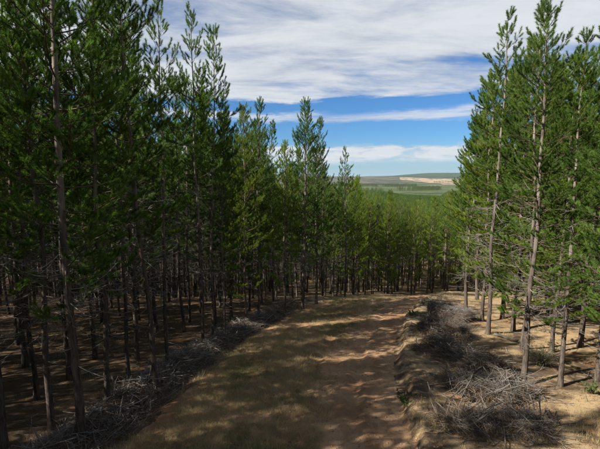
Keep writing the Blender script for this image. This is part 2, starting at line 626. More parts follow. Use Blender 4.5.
# graded dirt track, ragged along both edges
tv = np.concatenate([np.arange(-30, 4, 0.5), np.arange(4, 38, 0.11), np.arange(38, 57, 0.3)])
tu = np.linspace(-1, 1, 86)
TU, TV = np.meshgrid(tu, tv)
half = HALF_W + 0.10 + np.where(TU < 0, 0.28 * vnoise(TV, TV, 1.3, 51) + 0.16 * vnoise(TV, TV, 0.45, 52),
                                0.10 * vnoise(TV, TV, 1.1, 53))
slope = np.interp(TV, _ry, _rs)
nrm = np.sqrt(1 + slope ** 2)
S = TU * half
RXX = road_c(TV) + S / nrm
RYY = TV - S * slope / nrm
RZ = road_h(RXX, RYY)
idx = np.arange(RXX.size).reshape(RXX.shape)
f = np.stack([idx[:-1, :-1], idx[:-1, 1:], idx[1:, 1:], idx[1:, :-1]], -1).reshape(-1, 4)
track = link('dirt_track', mesh_from('dirt_track', np.stack([RXX, RYY, RZ], -1).reshape(-1, 3), f, M['dirt'], True))
tag(track, kind='structure')


# far plots of land, draped on the terrain
def plot_sheet(name, outline, mat, lift, nu=160, nv=16):
    """outline: list of (bearing x/y, y_near, y_far) from left to right"""
    o = np.array(outline, float)
    b = np.linspace(o[0, 0], o[-1, 0], nu)
    y0 = np.interp(b, o[:, 0], o[:, 1]) * (1 + 0.035 * vnoise(b * 1000, b * 0, 19, 61) + 0.02 * vnoise(b * 1000, b * 0, 6, 63))
    y1 = np.interp(b, o[:, 0], o[:, 2]) * (1 + 0.03 * vnoise(b * 1000, b * 0, 17, 62) + 0.015 * vnoise(b * 1000, b * 0, 5, 64))
    tt = np.linspace(0, 1, nv)[:, None]
    yy = y0[None] * (1 - tt) + y1[None] * tt
    xx = b[None] * yy
    zz = ground_h(xx, yy) + lift
    idx = np.arange(xx.size).reshape(xx.shape)
    ff = np.stack([idx[:-1, :-1], idx[:-1, 1:], idx[1:, 1:], idx[1:, :-1]], -1).reshape(-1, 4)
    return tag(link(name, mesh_from(name, np.stack([xx, yy, zz], -1).reshape(-1, 3), ff, mat, True)), kind='structure')


plot_sheet('meadow', [(-0.3, 1500, 2300), (0.05, 1450, 2300), (0.2, 1350, 2500), (0.32, 1250, 2800), (0.45, 1200, 2800), (0.9, 1300, 2500)], M['meadow'], 1.0)
plot_sheet('heath', [(-0.4, 3200, 6400), (0.0, 3100, 6500), (0.26, 3200, 6500), (0.30, 4600, 6200)], M['heath'], 1.5)
plot_sheet('sand_field', [(0.245, 4550, 4900), (0.27, 4000, 5000), (0.31, 3500, 4700), (0.35, 3050, 4500), (0.40, 2950, 4300), (0.5, 2900, 4400), (0.75, 3200, 4400)], M['sand_field'], 3.0)
plot_sheet('wooded_ridge', [(0.16, 6900, 8200), (0.3, 5400, 8500), (0.5, 5200, 8600), (0.9, 5200, 8600)], M['ridge'], 4.0)


# ------------------------------------------------------------------ pine builder
def branch_curves(rg, base, az, length, rise, sag, tipup, K=6):
    """bent branch polylines; all inputs arrays of N"""
    N = len(az)
    tt = np.linspace(0, 1, K)[None, :]
    hor = length[:, None] * tt * np.cos(rise)[:, None]
    ver = length[:, None] * (tt * np.sin(rise)[:, None] - sag[:, None] * tt * (1 - tt) * 2 + tipup[:, None] * tt ** 3)
    bend = rg.normal(0, 0.10, (N, 1)) * tt ** 2 * length[:, None]
    ca, sa = np.cos(az)[:, None], np.sin(az)[:, None]
    x = hor * ca - bend * sa
    y = hor * sa + bend * ca
    return np.stack([base[:, 0:1] + x, base[:, 1:2] + y, base[:, 2:3] + ver], -1)


def at_curve(c, idx, tt):
    """points and tangents on curves c[idx] at parameter tt"""
    K = c.shape[1]
    f = np.clip(tt, 0, 0.9999) * (K - 1)
    i = f.astype(int)
    w_ = (f - i)[:, None]
    a, b = c[idx, i], c[idx, i + 1]
    return a * (1 - w_) + b * w_, norm(b - a)


def build_pine(seed, H=16.0, crown_base=0.42, spread=1.9, dbh=0.27, lean=0.25, gap=0.42, dens=1.0,
               needles=170, needle_len=0.110, needle_w=0.0098, top_open=0.0, dead=1.0, shoots=1.0, mat='needles', full=True):
    """returns meshes (trunk, branchwork, crown, dead branchwork) of one pine standing at the origin"""
    rg = np.random.default_rng(seed)
    # trunk
    K = 22
    zt = H * (np.linspace(0, 1, K) ** 1.1)
    ph = rg.uniform(0, 6.28, 4)
    tilt = rg.uniform(0, 6.28)
    bx = lean * (zt / H) ** 1.6 * math.cos(tilt) + 0.05 * np.sin(zt * 0.55 + ph[0]) + 0.03 * np.sin(zt * 1.3 + ph[1]) - 0.05 * math.sin(ph[0]) - 0.03 * math.sin(ph[1])
    by = lean * (zt / H) ** 1.6 * math.sin(tilt) + 0.05 * np.sin(zt * 0.5 + ph[2]) + 0.03 * np.sin(zt * 1.2 + ph[3]) - 0.05 * math.sin(ph[2]) - 0.03 * math.sin(ph[3])
    axis_ = np.stack([bx, by, zt], -1)
    r = dbh / 2 * (1 - zt / H) ** 0.75 + 0.006 + 0.055 * np.exp(-zt / 0.22)
    axis_[0, 2] = -0.35
    tv_, tf_ = tubes(axis_[None], r[None], 12 if full else 5)
    tv_ = tv_ * 1.0
    ridge = 1 + 0.06 * np.sin(np.arctan2(tv_[:, 1], tv_[:, 0]) * 5 + tv_[:, 2] * 0.7)[:, None]
    ctr = np.stack([np.interp(tv_[:, 2], axis_[:, 2], bx), np.interp(tv_[:, 2], axis_[:, 2], by), tv_[:, 2]], -1)
    tv_[:, :2] = (ctr + (tv_ - ctr) * ridge)[:, :2]
    trunk = (tv_, tf_)

    def stem(z):
        return np.stack([np.interp(z, zt, bx), np.interp(z, zt, by), z], -1)

    # live branches in whorls
    zb = H * crown_base
    zs = []
    z = zb
    while z < H - 0.25:
        zs.append(z)
        z += gap * rg.uniform(0.7, 1.4) * (1.0 + 0.3 * (z > H * 0.8) * (1 + top_open))
    bz, baz, bl, bri, bsag, btip = [], [], [], [], [], []
    for z in zs:
        q = (H - z) / (H - zb)                      # 0 top, 1 crown base
        nb = max(2, int(round(rg.uniform(4, 6.5) * dens * (1 - 0.3 * top_open * (q < 0.35)))))
        a0 = rg.uniform(0, 6.28)
        size = spread * (min(1, (q + 0.03) / 0.55) ** 0.66) * (1 - 0.18 * max(0, q - 0.65) / 0.35)
        for k in range(nb):
            if rg.random() < 0.10 + 1.3 * max(0, q - 0.55):
                continue
            bz.append(z + rg.normal(0, 0.07))
            baz.append(a0 + k * 6.283 / nb + rg.normal(0, 0.28))
            bl.append(max(0.22, size * rg.uniform(0.55, 1.18)))
            bri.append(R(62) * (1 - q) ** 1.3 + R(12) * rg.normal() + R(4))
            bsag.append(0.10 * q * rg.uniform(0.3, 1.4))
            btip.append(rg.uniform(0.10, 0.30))
    bz, baz, bl, bri, bsag, btip = map(np.array, (bz, baz, bl, bri, bsag, btip))
    base = stem(bz)
    curves = branch_curves(rg, base, baz, bl, bri, bsag, btip)
    NB = len(bl)
    rr = (0.006 + 0.0085 * bl)[:, None] * np.linspace(1, 0.3, 6)[None]
    wood_parts = [tubes(curves, rr, 4 if full else 3)]
    # side shoots
    si, st, ss = [], [], []
    for i in range(NB):
        n = max(1, int(round(bl[i] / 0.145 * shoots)))
        t0 = 0.40 if bl[i] > 0.8 else 0.05
        for k in range(n):
            tt = t0 + (1 - t0) * (k + rg.uniform(0.1, 0.9)) / n
            si.append(i)
            st.append(tt)
            ss.append(-1 if (k % 2) else 1)
        si.append(i)
        st.append(0.995)
        ss.append(0)
    si, st, ss = np.array(si), np.array(st), np.array(ss, float)
    P, T = at_curve(curves, si, st)
    up = np.array([0, 0, 1.0])
    side = norm(np.cross(T, up))
    NS = len(si)
    sl = np.where(ss == 0, 0.34, (0.26 + 0.52 * (1 - st) * np.minimum(bl[si], 1.7)) * rg.uniform(0.6, 1.3, NS))
    d = norm(T * rg.uniform(0.7, 1.1, (NS, 1)) + side * (ss * rg.uniform(0.45, 1.25, NS))[:, None] + up * rg.uniform(-0.15, 0.5, (NS, 1)))
    d = np.where((ss == 0)[:, None], norm(T + up * 0.45), d)
    tipdir = norm(d + up * rg.uniform(0.1, 0.75, (NS, 1)))
    p1 = P + d * (sl * 0.55)[:, None]
    p2 = p1 + tipdir * (sl * 0.45)[:, None]
    sc = np.stack([P, p1, p2], 1)
    wood_parts.append(tubes(sc, np.stack([np.full(NS, 0.007), np.full(NS, 0.0055), np.full(NS, 0.003)], 1), 3))
    # leader
    lead = stem(np.array([H - 0.7, H - 0.3, H]))
    lead_c = lead[None]
    sc_all = np.concatenate([sc, lead_c])
    sl_all = np.append(sl, 0.7)
    # needles: long thin blades round the outer part of every shoot
    cnt = np.maximum(10, (needles * (0.35 + 0.65 * np.clip(sl_all / 0.45, 0.35, 1.4)) * rg.uniform(0.7, 1.2, len(sl_all)))).astype(int)
    ni = np.repeat(np.arange(len(sl_all)), cnt)
    NN = len(ni)
    lo = np.clip(1 - 0.30 / sl_all, 0.0, 0.6)[ni]
    nt = lo + (1 - lo) * rg.random(NN)
    stray = rg.random(NN) < 0.12
    nt = np.where(stray, rg.random(NN), nt)
    Pn, Tn = at_curve(sc_all, ni, nt)
    ref = norm(rg.normal(size=(NN, 3)))
    rad = norm(ref - Tn * np.sum(ref * Tn, 1, keepdims=True))
    ang = rg.uniform(R(25), R(72), NN) * (1 - 0.3 * nt)
    nd = norm(Tn * np.cos(ang)[:, None] + rad * np.sin(ang)[:, None] + up * 0.05)
    L = needle_len * rg.uniform(0.7, 1.25, NN)
    wv = norm(np.cross(nd, norm(rg.normal(size=(NN, 3)))))
    hw = needle_w / 2
    a_ = Pn - wv * hw
    b_ = Pn + wv * hw
    c_ = Pn + nd * L[:, None]
    nv = np.stack([a_, b_, c_], 1).reshape(-1, 3)
    nf = np.arange(NN * 3).reshape(-1, 3)
    # dead lower branches
    zd = np.arange(1.6 if full else 2.0, zb + 1.8, 0.27)
    dz_, daz, dl, dri = [], [], [], []
    for z in zd:
        for k in range(int(rg.integers(3, 9) * dead * min(1.0, max(0.12, (z - 1.4) / 2.6)) + 0.5)):
            dz_.append(z + rg.normal(0, 0.08))
            daz.append(rg.uniform(0, 6.283))
            full_len = 0.22 + 1.15 * min(1, (z / (zb * 0.85)) ** 1.4)
            dl.append(full_len * rg.uniform(0.25, 1.1))
            dri.append(R(rg.normal(2, 17)))
    dead_parts = []
    if len(dz_):
        dz_, daz, dl, dri = map(np.array, (dz_, daz, dl, dri))
        dc = branch_curves(rg, stem(dz_), daz, dl, dri, rg.uniform(0.02, 0.3, len(dl)), rg.uniform(-0.15, 0.12, len(dl)), 5)
        dead_parts.append(tubes(dc, (0.006 + 0.006 * dl)[:, None] * np.linspace(1, 0.3, 5)[None], 3))
        if full:
            ti = np.repeat(np.arange(len(dl)), np.maximum(1, (dl / 0.15).astype(int)))
            tt = rg.uniform(0.25, 0.97, len(ti))
            P, T = at_curve(dc, ti, tt)
            dd = norm(T + rg.normal(0, 0.75, (len(ti), 3)))
            tl = rg.uniform(0.12, 0.50, len(ti)) * (1.15 - tt) * 1.4
            q1 = P + dd * tl[:, None] * 0.5
            q2 = q1 + norm(dd + rg.normal(0, 0.35, dd.shape)) * tl[:, None] * 0.5
            dead_parts.append(tubes(np.stack([P, q1, q2], 1), np.tile(np.array([0.0045, 0.0035, 0.002]), (len(ti), 1)), 3))
    return trunk, join(wood_parts), (nv, nf), (join(dead_parts) if dead_parts else None)


VARIANTS = []
specs = [
    # seed, kw
    (101, dict(crown_base=0.28, spread=1.5, dbh=0.185, lean=0.25)),
    (102, dict(crown_base=0.34, spread=1.35, dbh=0.163, lean=0.2, top_open=0.8)),
    (103, dict(crown_base=0.22, spread=1.75, dbh=0.202, lean=0.35)),
    (104, dict(crown_base=0.38, spread=1.2, dbh=0.150, lean=0.3, top_open=1.2)),
    (105, dict(crown_base=0.28, spread=1.45, dbh=0.172, lean=0.15, gap=0.45)),
    (106, dict(crown_base=0.20, spread=1.65, dbh=0.194, lean=0.25, gap=0.50)),
    (107, dict(crown_base=0.42, spread=1.15, dbh=0.142, lean=0.5, top_open=0.6)),
    (108, dict(crown_base=0.13, spread=1.85, dbh=0.172, lean=0.2, gap=0.42, mat='needles_young', dead=0.8)),   # bushy conical
    (109, dict(crown_base=0.16, spread=1.6, dbh=0.163, lean=0.3, gap=0.46, mat='needles_young', dead=0.8)),
    (110, dict(crown_base=0.12, spread=1.8, dbh=0.181, lean=0.3, gap=0.44, mat='needles_young', dead=1.1)),
    (111, dict(crown_base=0.32, spread=1.5, dbh=0.18, lean=1.1, dens=0.75)),
    (112, dict(crown_base=0.26, spread=1.6, dbh=0.19, lean=0.4, dens=0.7, gap=0.55, top_open=0.5)),
]
for seed, kw in specs:
    mat = kw.pop('mat', 'needles')
    tr, br, cr, dd = build_pine(seed, **kw)
    VARIANTS.append(dict(
        trunk=mesh_from('pine_trunk', *tr, M['bark'], True),
        branch=mesh_from('pine_branchwork', *br, M['live_wood'], True),
        crown=mesh_from('pine_crown', *cr, M[mat]),
        dead=mesh_from('pine_dead_branchwork', *dd, M['dead_wood'], True),
        top=(float(tr[0][-1][0]), float(tr[0][-1][1]))))

H0 = 16.0
TREES = []        # (x, y, height) of everything planted


def plant(x, y, h, var, rz, label, group='plantation pines', tilt=(0.0, 0.0), fat=1.0):
    z = float(ground_h(x, y))
    e = link('pine_tree', None)
    e.location = (x, y, z)
    e.rotation_euler = (tilt[1], tilt[0], rz)
    e.rotation_mode = 'XYZ'
    s = h / H0
    e.scale = (s * fat, s * fat, s)
    e.empty_display_size = 0.3
    tag(e, label, 'tree', group)
    v = VARIANTS[var]
    link('trunk', v['trunk'], e)
    o = link('branchwork', v['branch'], e)
    o['kind'] = 'stuff'
    link('crown', v['crown'], e)
    o = link('dead_branchwork', v['dead'], e)
    o['kind'] = 'stuff'
    TREES.append((x, y, h))
    return e


def height_for(pt, top_px_y):
    """height of a tree at pt whose tip shows at photo row top_px_y"""
    lo, hi = 2.0, 30.0
    for _ in range(40):
        mid = (lo + hi) / 2
        pr = project(pt[0], pt[1], pt[2] + mid)
        if pr is None or pr[1] < top_px_y:
            hi = mid
        else:
            lo = mid
    return lo


# prominent trees: base pixel, tip row (None: above the frame), variant, lean to the right (photo px over the trunk), label
NAMED = [
    (4, 447, None, 0, 0, 'dark pine trunk cut by the left edge of the picture, nearest corner'),
    (37, 399, None, 3, -2, 'slim pine leaning slightly, second trunk in from the left edge'),
    (52, 429, None, 1, 0, 'dark straight pine standing between the two nearest left-hand trunks'),
    (82, 448, None, 2, 3, 'large dark pine at the bottom left beside the end of the brush windrow'),
    (109, 411, None, 4, -2, 'dark pine just behind the left brush windrow, right of the largest near pine'),
    (129, 379, None, 6, 1, 'pine with a sunlit pale trunk base in the dark left stand'),
    (157, 394, None, 1, -12, 'leaning pine at the edge of the left brush windrow, tilted left'),
    (168, 369, -3, 3, -2, 'tall pine with an open narrow tip touching the top of the picture'),
    (203, 349, 10, 3, -2, 'tallest spire pine against the clouds, left of the track'),
    (213, 343, 26, 6, -1, 'thin spire pine close beside the tallest spire, slightly shorter'),
    (137, 359, None, 5, 0, 'dark pine behind the pale-footed trunk in the left stand'),
    (26, 367, None, 2, 0, 'dark pine in the second row near the left edge'),
    (70, 379, None, 5, 0, 'pine in the second row behind the large near left pines'),
    (95, 359, None, 0, 0, 'pine in the third row, left stand, midway between edge and windrow'),
    (225, 339, 104, 4, 0, 'pine with a broad crown just right of the twin spires'),
    (247, 325, 106, 7, 0, 'left one of two close pines whose tips stand against the cloud'),
    (258, 320, 102, 5, 0, 'right one of two close pines whose tips stand against the cloud'),
    (285, 316, 140, 8, 0, 'shorter bushy pine between the paired tips and the central tall pine'),
    (303, 309, 101, 2, -1, 'tall full-crowned pine in the middle, left of the track crest'),
    (316, 304, 121, 5, 0, 'pine with a full pointed crown touching the central tall pine on its right'),
    (345, 297, 149, 1, 0, 'lone pointed pine against the distant hills beside the track crest'),
    (523, 386, 0, 5, 5, 'thick leaning pine rising from behind the brush pile right of the track'),
    (560, 386, 34, 4, 0, 'slim dark-trunked pine on the sunlit sand at the right'),
    (597, 382, 12, 1, -8, 'leaning pine at the right edge on the sunlit sand'),
    (552, 352, 60, 9, 2, 'pine beside the pale grey shrub at the right'),
    (580, 347, 22, 5, 2, 'pine behind the slim dark-trunked pine at the far right'),
    (522, 349, 4, 3, 2, 'pale-trunked narrow pine right behind the thick leaning pine'),
    (513, 331, 45, 9, 0, 'pine behind the brush piles, left of the thick leaning pine'),
    (488, 334, 14, 1, 2, 'pine with a long bare leader, left side of the right-hand stand'),
    (502, 319, 70, 7, 0, 'pale pine trunk between the bare-leader pine and the thick leaning pine'),
    (477, 300, 88, 2, -1, 'pale-trunked pine at the left edge of the right-hand stand'),
    (482, 321, 75, 9, -2, 'pine behind the far brush pile with foliage reaching over the valley view'),
]
for i, (bx_, by_, ty_, var, ln, lab) in enumerate(NAMED):
    p_ = on_ground(bx_, by_)
    h = 15.2 + (i % 4) * 0.6 if ty_ is None else height_for(p_, ty_)
    h = min(max(h, 9.5), 19)
    depth = project(*p_)[2]
    tilt = math.atan((ln / F_PX * depth) / 9.0)
    plant(p_.x, p_.y, h, var, random.uniform(0, 6.28), lab, tilt=(tilt, 0), fat=1.2 if bx_ > 470 else 1.0)

# photo skyline: no tree added below may rise above these rows
SKX = [-200, 128, 134, 150, 158, 176, 186, 214, 222, 240, 266, 272, 284, 308, 322, 331, 340, 358, 366, 380, 400, 420, 440, 449, 456, 470, 482, 520, 565, 590, 800]
SKY_ = [-40, -30, 70, 60, 60, 70, 70, 80, 118, 120, 118, 160, 140, 140, 160, 184, 176, 170, 190, 190, 194, 195, 196, 190, 150, 105, 65, 15, 14, 4, -60]

row_h = math.atan(0.33)
cands = []
for iu in range(-36, 64):
    for iv in range(-16, 50):
        u_, v_ = iu * 2.6 + rng.normal(0, 0.38), iv * 2.5 + rng.normal(0, 0.42)
        x = u_ * math.cos(row_h) + v_ * math.sin(row_h)
        y = -u_ * math.sin(row_h) + v_ * math.cos(row_h)
        if y < -16 or y > 112:
            continue
        s = float(road_s(x, y))
        if y < 57 and -HALF_W - 2.2 < s < HALF_W + 3.4:
            continue
        if y < 24 and HALF_W < s < HALF_W + 4.6:
            continue
        if any((x - a) ** 2 + (y - b) ** 2 < 1.9 ** 2 for a, b, _ in TREES):
            continue
        if x * x + y * y < 8 ** 2:
            continue
        if rng.random() < (0.30 if y > 40 else 0.09):
            continue
        if y < 40 and s < 0 and vnoise(x, y, 6.5, 91) < -0.68:      # gaps in the stand let the sun through
            continue
        z = float(ground_h(x, y))
        pb = project(x, y, z)
        if pb is None or y < 8:
            if x < 0 and x > -30 and s < -HALF_W - 2.0 and y > -14:   # stands just outside the frame: throws the shade on the track
                cands.append((500 + abs(x), x, y, 16.0 + rng.normal(0, 0.8), False))
            continue
        pxx, pyy, dep = pb
        if pxx < -70 or pxx > 680:
            if x < 0 and x > -26 and y < 30:
                cands.append((500 + abs(x), x, y, 16.0 + rng.normal(0, 0.8), False))
            continue
        h = (17.5 if y > 44 else 15.8) + rng.normal(0, 1.0)
        if s < 0 and y < 32:
            h = 15.2 + rng.normal(0, 1.2)
        if x > 4 and s > 0:
            h = 15.8 + rng.normal(0, 1.2)
        lim = float(np.interp(pxx, SKX, SKY_)) + rng.uniform(0, 12)
        h = min(h, height_for((x, y, z), lim))
        if h < 8.0:
            continue
        cands.append((dep, x, y, h, True))
cands.sort()
inview = [c for c in cands if c[4]]
outside = [c for c in cands if not c[4]]
ROOM = 300 - len(NAMED)
ORD = ['nearest', 'second', 'third', 'fourth', 'fifth', 'sixth', 'seventh', 'eighth', 'ninth', 'tenth', 'eleventh', 'twelfth',
       'thirteenth', 'fourteenth', 'fifteenth', 'sixteenth', 'seventeenth', 'eighteenth', 'nineteenth', 'twentieth']
# pines one can find easily, to describe the others by: photo column of the base, side, words
MARKS = [(4, -1, 'left picture edge'), (52, -1, 'near dark straight pine'), (82, -1, 'largest near left pine'), (129, -1, 'pale-footed pine'),
         (157, -1, 'leaning windrow pine'), (168, -1, 'pine touching the picture top'), (203, -1, 'tallest spire'), (225, -1, 'broad-crowned pine'),
         (252, -1, 'paired tips'), (303, -1, 'central tall pine'), (345, -1, 'lone pointed pine'),
         (477, 1, 'stand corner pine'), (488, 1, 'bare-leader pine'), (523, 1, 'thick leaning pine'), (560, 1, 'slim dark-trunked pine'), (597, 1, 'right picture edge pine')]
MCOUNT = {}


def own_label(x, y, px_, deep=''):
    """which one: the n-th pine back, left or right of a pine one can find"""
    sd_ = -1 if float(road_s(x, y)) < 0 else 1
    mk = min((m for m in MARKS if m[1] == sd_), key=lambda m: abs(m[0] - px_))
    lr = 'left' if px_ < mk[0] else 'right'
    k = MCOUNT.get((mk, lr, deep), 0)
    MCOUNT[(mk, lr, deep)] = k + 1
    if k >= len(ORD):
        return None
    return ('far pine, ' if deep else 'shaded pine, ' if sd_ < 0 else 'sunlit pine, ') + ORD[k] + ' back just ' + lr + ' of the ' + mk[2]


def zone(x, y, px_):
    s = float(road_s(x, y))
    if y > 44:
        if px_ < 330:
            return 'pine deep behind the left stand, beyond the track crest', 'pines deep behind the left stand'
        if px_ < 455:
            return 'bright green pine in the wall of pines beyond the track crest', 'pines beyond the track crest'
        return 'pine far back in the right-hand stand, beyond the track crest', 'pines far back in the right-hand stand'
    if s < 0:
        if y < 18:
            return 'shaded pine in the near rows of the dark left stand', 'near rows of the left stand'
        if y < 30:
            return 'shaded pine in the middle rows of the dark left stand', 'middle rows of the left stand'
        return 'shaded pine in the back rows of the left stand, short of the crest', 'back rows of the left stand'
    if y < 26:
        return 'sunlit pine in the near rows right of the brush piles', 'near rows of the right-hand stand'
    return 'sunlit pine in the back rows of the right-hand stand', 'back rows of the right-hand stand'


BEYOND = []
for k, (dep, x, y, h, _) in enumerate(inview[:ROOM]):
    pxx = project(x, y, float(ground_h(x, y)))[0]
    lab, grp = zone(x, y, pxx)
    if y <= 44:
        lab = own_label(x, y, pxx) or lab
    elif not 330 <= pxx < 470:
        lab = own_label(x, y, pxx, 'deep ') or lab
    elif True:
        BEYOND.append(pxx)
        lab = 'bright green pine beyond the track crest, ' + ORD[len(BEYOND) - 1] + ' nearest of that wall of pines' if len(BEYOND) <= 20 else lab
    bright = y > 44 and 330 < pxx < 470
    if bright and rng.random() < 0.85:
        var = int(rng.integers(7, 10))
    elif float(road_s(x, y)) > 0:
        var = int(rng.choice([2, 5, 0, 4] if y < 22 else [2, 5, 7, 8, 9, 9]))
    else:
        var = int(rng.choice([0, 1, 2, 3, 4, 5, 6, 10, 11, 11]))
    plant(x, y, h, var, rng.uniform(0, 6.28), lab, grp, tilt=(rng.normal(0, 0.022), rng.normal(0, 0.022)), fat=rng.uniform(0.88, 1.18) * (1.15 if float(road_s(x, y)) > 0 else 1.0))
for k, (dep, x, y, h, _) in enumerate(outside[:90]):
    plant(x, y, h, int(rng.integers(0, 7)), rng.uniform(0, 6.28), 'pine of the left stand, out of the picture',
          'left stand out of the picture', tilt=(rng.normal(0, 0.014), rng.normal(0, 0.014)))
REST = [(x, y, h) for (_, x, y, h, _) in inview[ROOM:]]
print('pines', len(TREES), 'rest', len(REST), 'outside', len(outside))


# ------------------------------------------------------------------ far forest: one mass of instanced pines
def joined_pine(seed, mats, **kw):
    tr, br, cr, dd = build_pine(seed, **kw)
    quads = [tr, br] + ([dd] if dd else [])
    v, f, mi, n = [], [], [], 0
    for k, (a, b) in enumerate(quads):
        tri = np.concatenate([b[:, [0, 1, 2]], b[:, [0, 2, 3]]])
        v.append(a)
        f.append(tri + n)
        mi.append(np.full(len(tri), k))
        n += len(a)
    v.append(cr[0])
    f.append(cr[1] + n)
    mi.append(np.full(len(cr[1]), 3))
    return mesh_from('far_pine', np.concatenate(v), np.concatenate(f), mats, False, np.concatenate(mi))


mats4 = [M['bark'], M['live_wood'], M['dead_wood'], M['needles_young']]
mats4b = [M['bark'], M['live_wood'], M['dead_wood'], M['needles']]


def far_wood(name, pts, scl, proto_mesh, label, cat):
    """one 'stuff' object: pines instanced on points by geometry nodes"""
    me = bpy.data.meshes.new(name)
    me.from_pydata([tuple(q) for q in pts], [], [])
    a = me.attributes.new('scl', 'FLOAT', 'POINT')
    a.data.foreach_set('value', np.asarray(scl, np.float32))
    a = me.attributes.new('rot', 'FLOAT', 'POINT')
    a.data.foreach_set('value', rng.uniform(0, 6.28, len(pts)).astype(np.float32))
    proto = bpy.data.objects.new(name + '_source', proto_mesh)
    g = bpy.data.node_groups.new(name, 'GeometryNodeTree')
    g.interface.new_socket('Geometry', in_out='INPUT', socket_type='NodeSocketGeometry')
    g.interface.new_socket('Geometry', in_out='OUTPUT', socket_type='NodeSocketGeometry')
    n = g.nodes
    gi, go = n.new('NodeGroupInput'), n.new('NodeGroupOutput')
    iop = n.new('GeometryNodeInstanceOnPoints')
    ob = n.new('GeometryNodeObjectInfo')
    ob.inputs['Object'].default_value = proto
    ob.inputs['As Instance'].default_value = True
    s_ = n.new('GeometryNodeInputNamedAttribute')
    s_.data_type = 'FLOAT'
    s_.inputs['Name'].default_value = 'scl'
    r_ = n.new('GeometryNodeInputNamedAttribute')
    r_.data_type = 'FLOAT'
    r_.inputs['Name'].default_value = 'rot'
    cx = n.new('ShaderNodeCombineXYZ')
    g.links.new(r_.outputs['Attribute'], cx.inputs['Z'])
    g.links.new(gi.outputs[0], iop.inputs['Points'])
    g.links.new(ob.outputs['Geometry'], iop.inputs['Instance'])
    g.links.new(cx.outputs[0], iop.inputs['Rotation'])
    g.links.new(s_.outputs['Attribute'], iop.inputs['Scale'])
    g.links.new(iop.outputs[0], go.inputs[0])
    o = link(name, me)
    md = o.modifiers.new('instances', 'NODES')
    md.node_group = g
    return tag(o, label, cat, kind='stuff')


mid = joined_pine(201, mats4, crown_base=0.34, spread=1.9, needles=17, needle_w=0.026, needle_len=0.16, dead=0.6, full=False)
mid2 = joined_pine(202, mats4b, crown_base=0.42, spread=1.8, needles=17, needle_w=0.026, needle_len=0.16, dead=0.6, full=False)
lowp = joined_pine(203, mats4b, crown_base=0.2, spread=2.3, gap=0.9, needles=7, needle_w=0.09, needle_len=0.32, dead=0.0, shoots=0.5, full=False)

half_a = REST[0::2]
half_b = REST[1::2]
for nm, lst, pm, lab in (('distant_pine_wood', half_a, mid, 'bright pines massed behind the rows that can be told apart'),
                         ('distant_dark_pine_wood', half_b, mid2, 'darker pines mixed through the mass behind the near rows')):
    if lst:
        far_wood(nm, [(x, y, float(ground_h(x, y))) for x, y, _ in lst], [h / H0 for _, _, h in lst], pm, lab, 'forest')

pts, scl = [], []
y = 112.0
while y < 1180:
    step = 3.4 + y * 0.0035
    for x in np.arange(-0.28 * y, 0.75 * y, step):
        xx, yy = x + rng.normal(0, step * 0.25), y + rng.normal(0, step * 0.25)
        bear = xx / yy
        if 0.232 < bear < 0.252 and yy < 420:       # the track's line cut through the wood
            continue
        if yy > 1010 + 140 * vnoise(bear * 100, 0, 6, 71):
            continue
        z = float(ground_h(xx, yy))
        pr = project(xx, yy, z)
        lim = float(np.interp(pr[0], SKX, SKY_))
        h = min(15.0 + rng.normal(0, 2.4), height_for((xx, yy, z), min(lim, 197)))
        pts.append((xx, yy, z))
        scl.append(max(h, 7) / H0)
    y += step
far_wood('valley_pine_forest', pts, scl, lowp, 'dark green pine forest filling the valley below the fields', 'forest')
pts, scl = [], []
for b0, b1, y0, y1, st_ in ((-0.2, 0.285, 2350, 2480, 7), (0.285, 0.345, 1560, 1640, 6), (0.24, 0.30, 1500, 1530, 6), (-0.2, 0.24, 1330, 1380, 6.5), (0.33, 0.42, 3500, 3540, 9)):
    for yv in np.arange(y0, y1, st_):
        for xv in np.arange(b0 * yv, b1 * yv, st_):
            xx, yy = xv + rng.normal(0, 4), yv + rng.normal(0, 4)
            if rng.random() < 0.08 or vnoise(xx, yy, 60, 95) < -0.45:
                continue
            pts.append((xx, yy, float(ground_h(xx, yy))))
            scl.append(rng.uniform(0.7, 1.25))
far_wood('far_tree_belt', pts, scl, lowp, 'dark tree belts and a round clump among the far fields', 'trees')


# the plantation goes on all round, out of the picture
pts, scl = [], []
for xx in np.arange(-100, 100, 3.1):
    for yy in np.arange(-60, 90, 3.1):
        x, y = xx + rng.normal(0, 0.5), yy + rng.normal(0, 0.5)
        s = float(road_s(x, y))
        if abs(s) < HALF_W + 2.2 or (x * x + y * y) < 100:
            continue
        pr = project(x, y, float(ground_h(x, y)))
        if pr is not None and -75 < pr[0] < 690 and y > 0:
            continue
        if any((x - a) ** 2 + (y - b) ** 2 < 2.0 ** 2 for a, b, _ in TREES):
            continue
        pts.append((x, y, float(ground_h(x, y))))
        scl.append((15.6 + rng.normal(0, 1)) / H0)
far_wood('surrounding_pine_stand', pts, scl, mid2, 'pine plantation going on outside the picture on every side', 'forest')

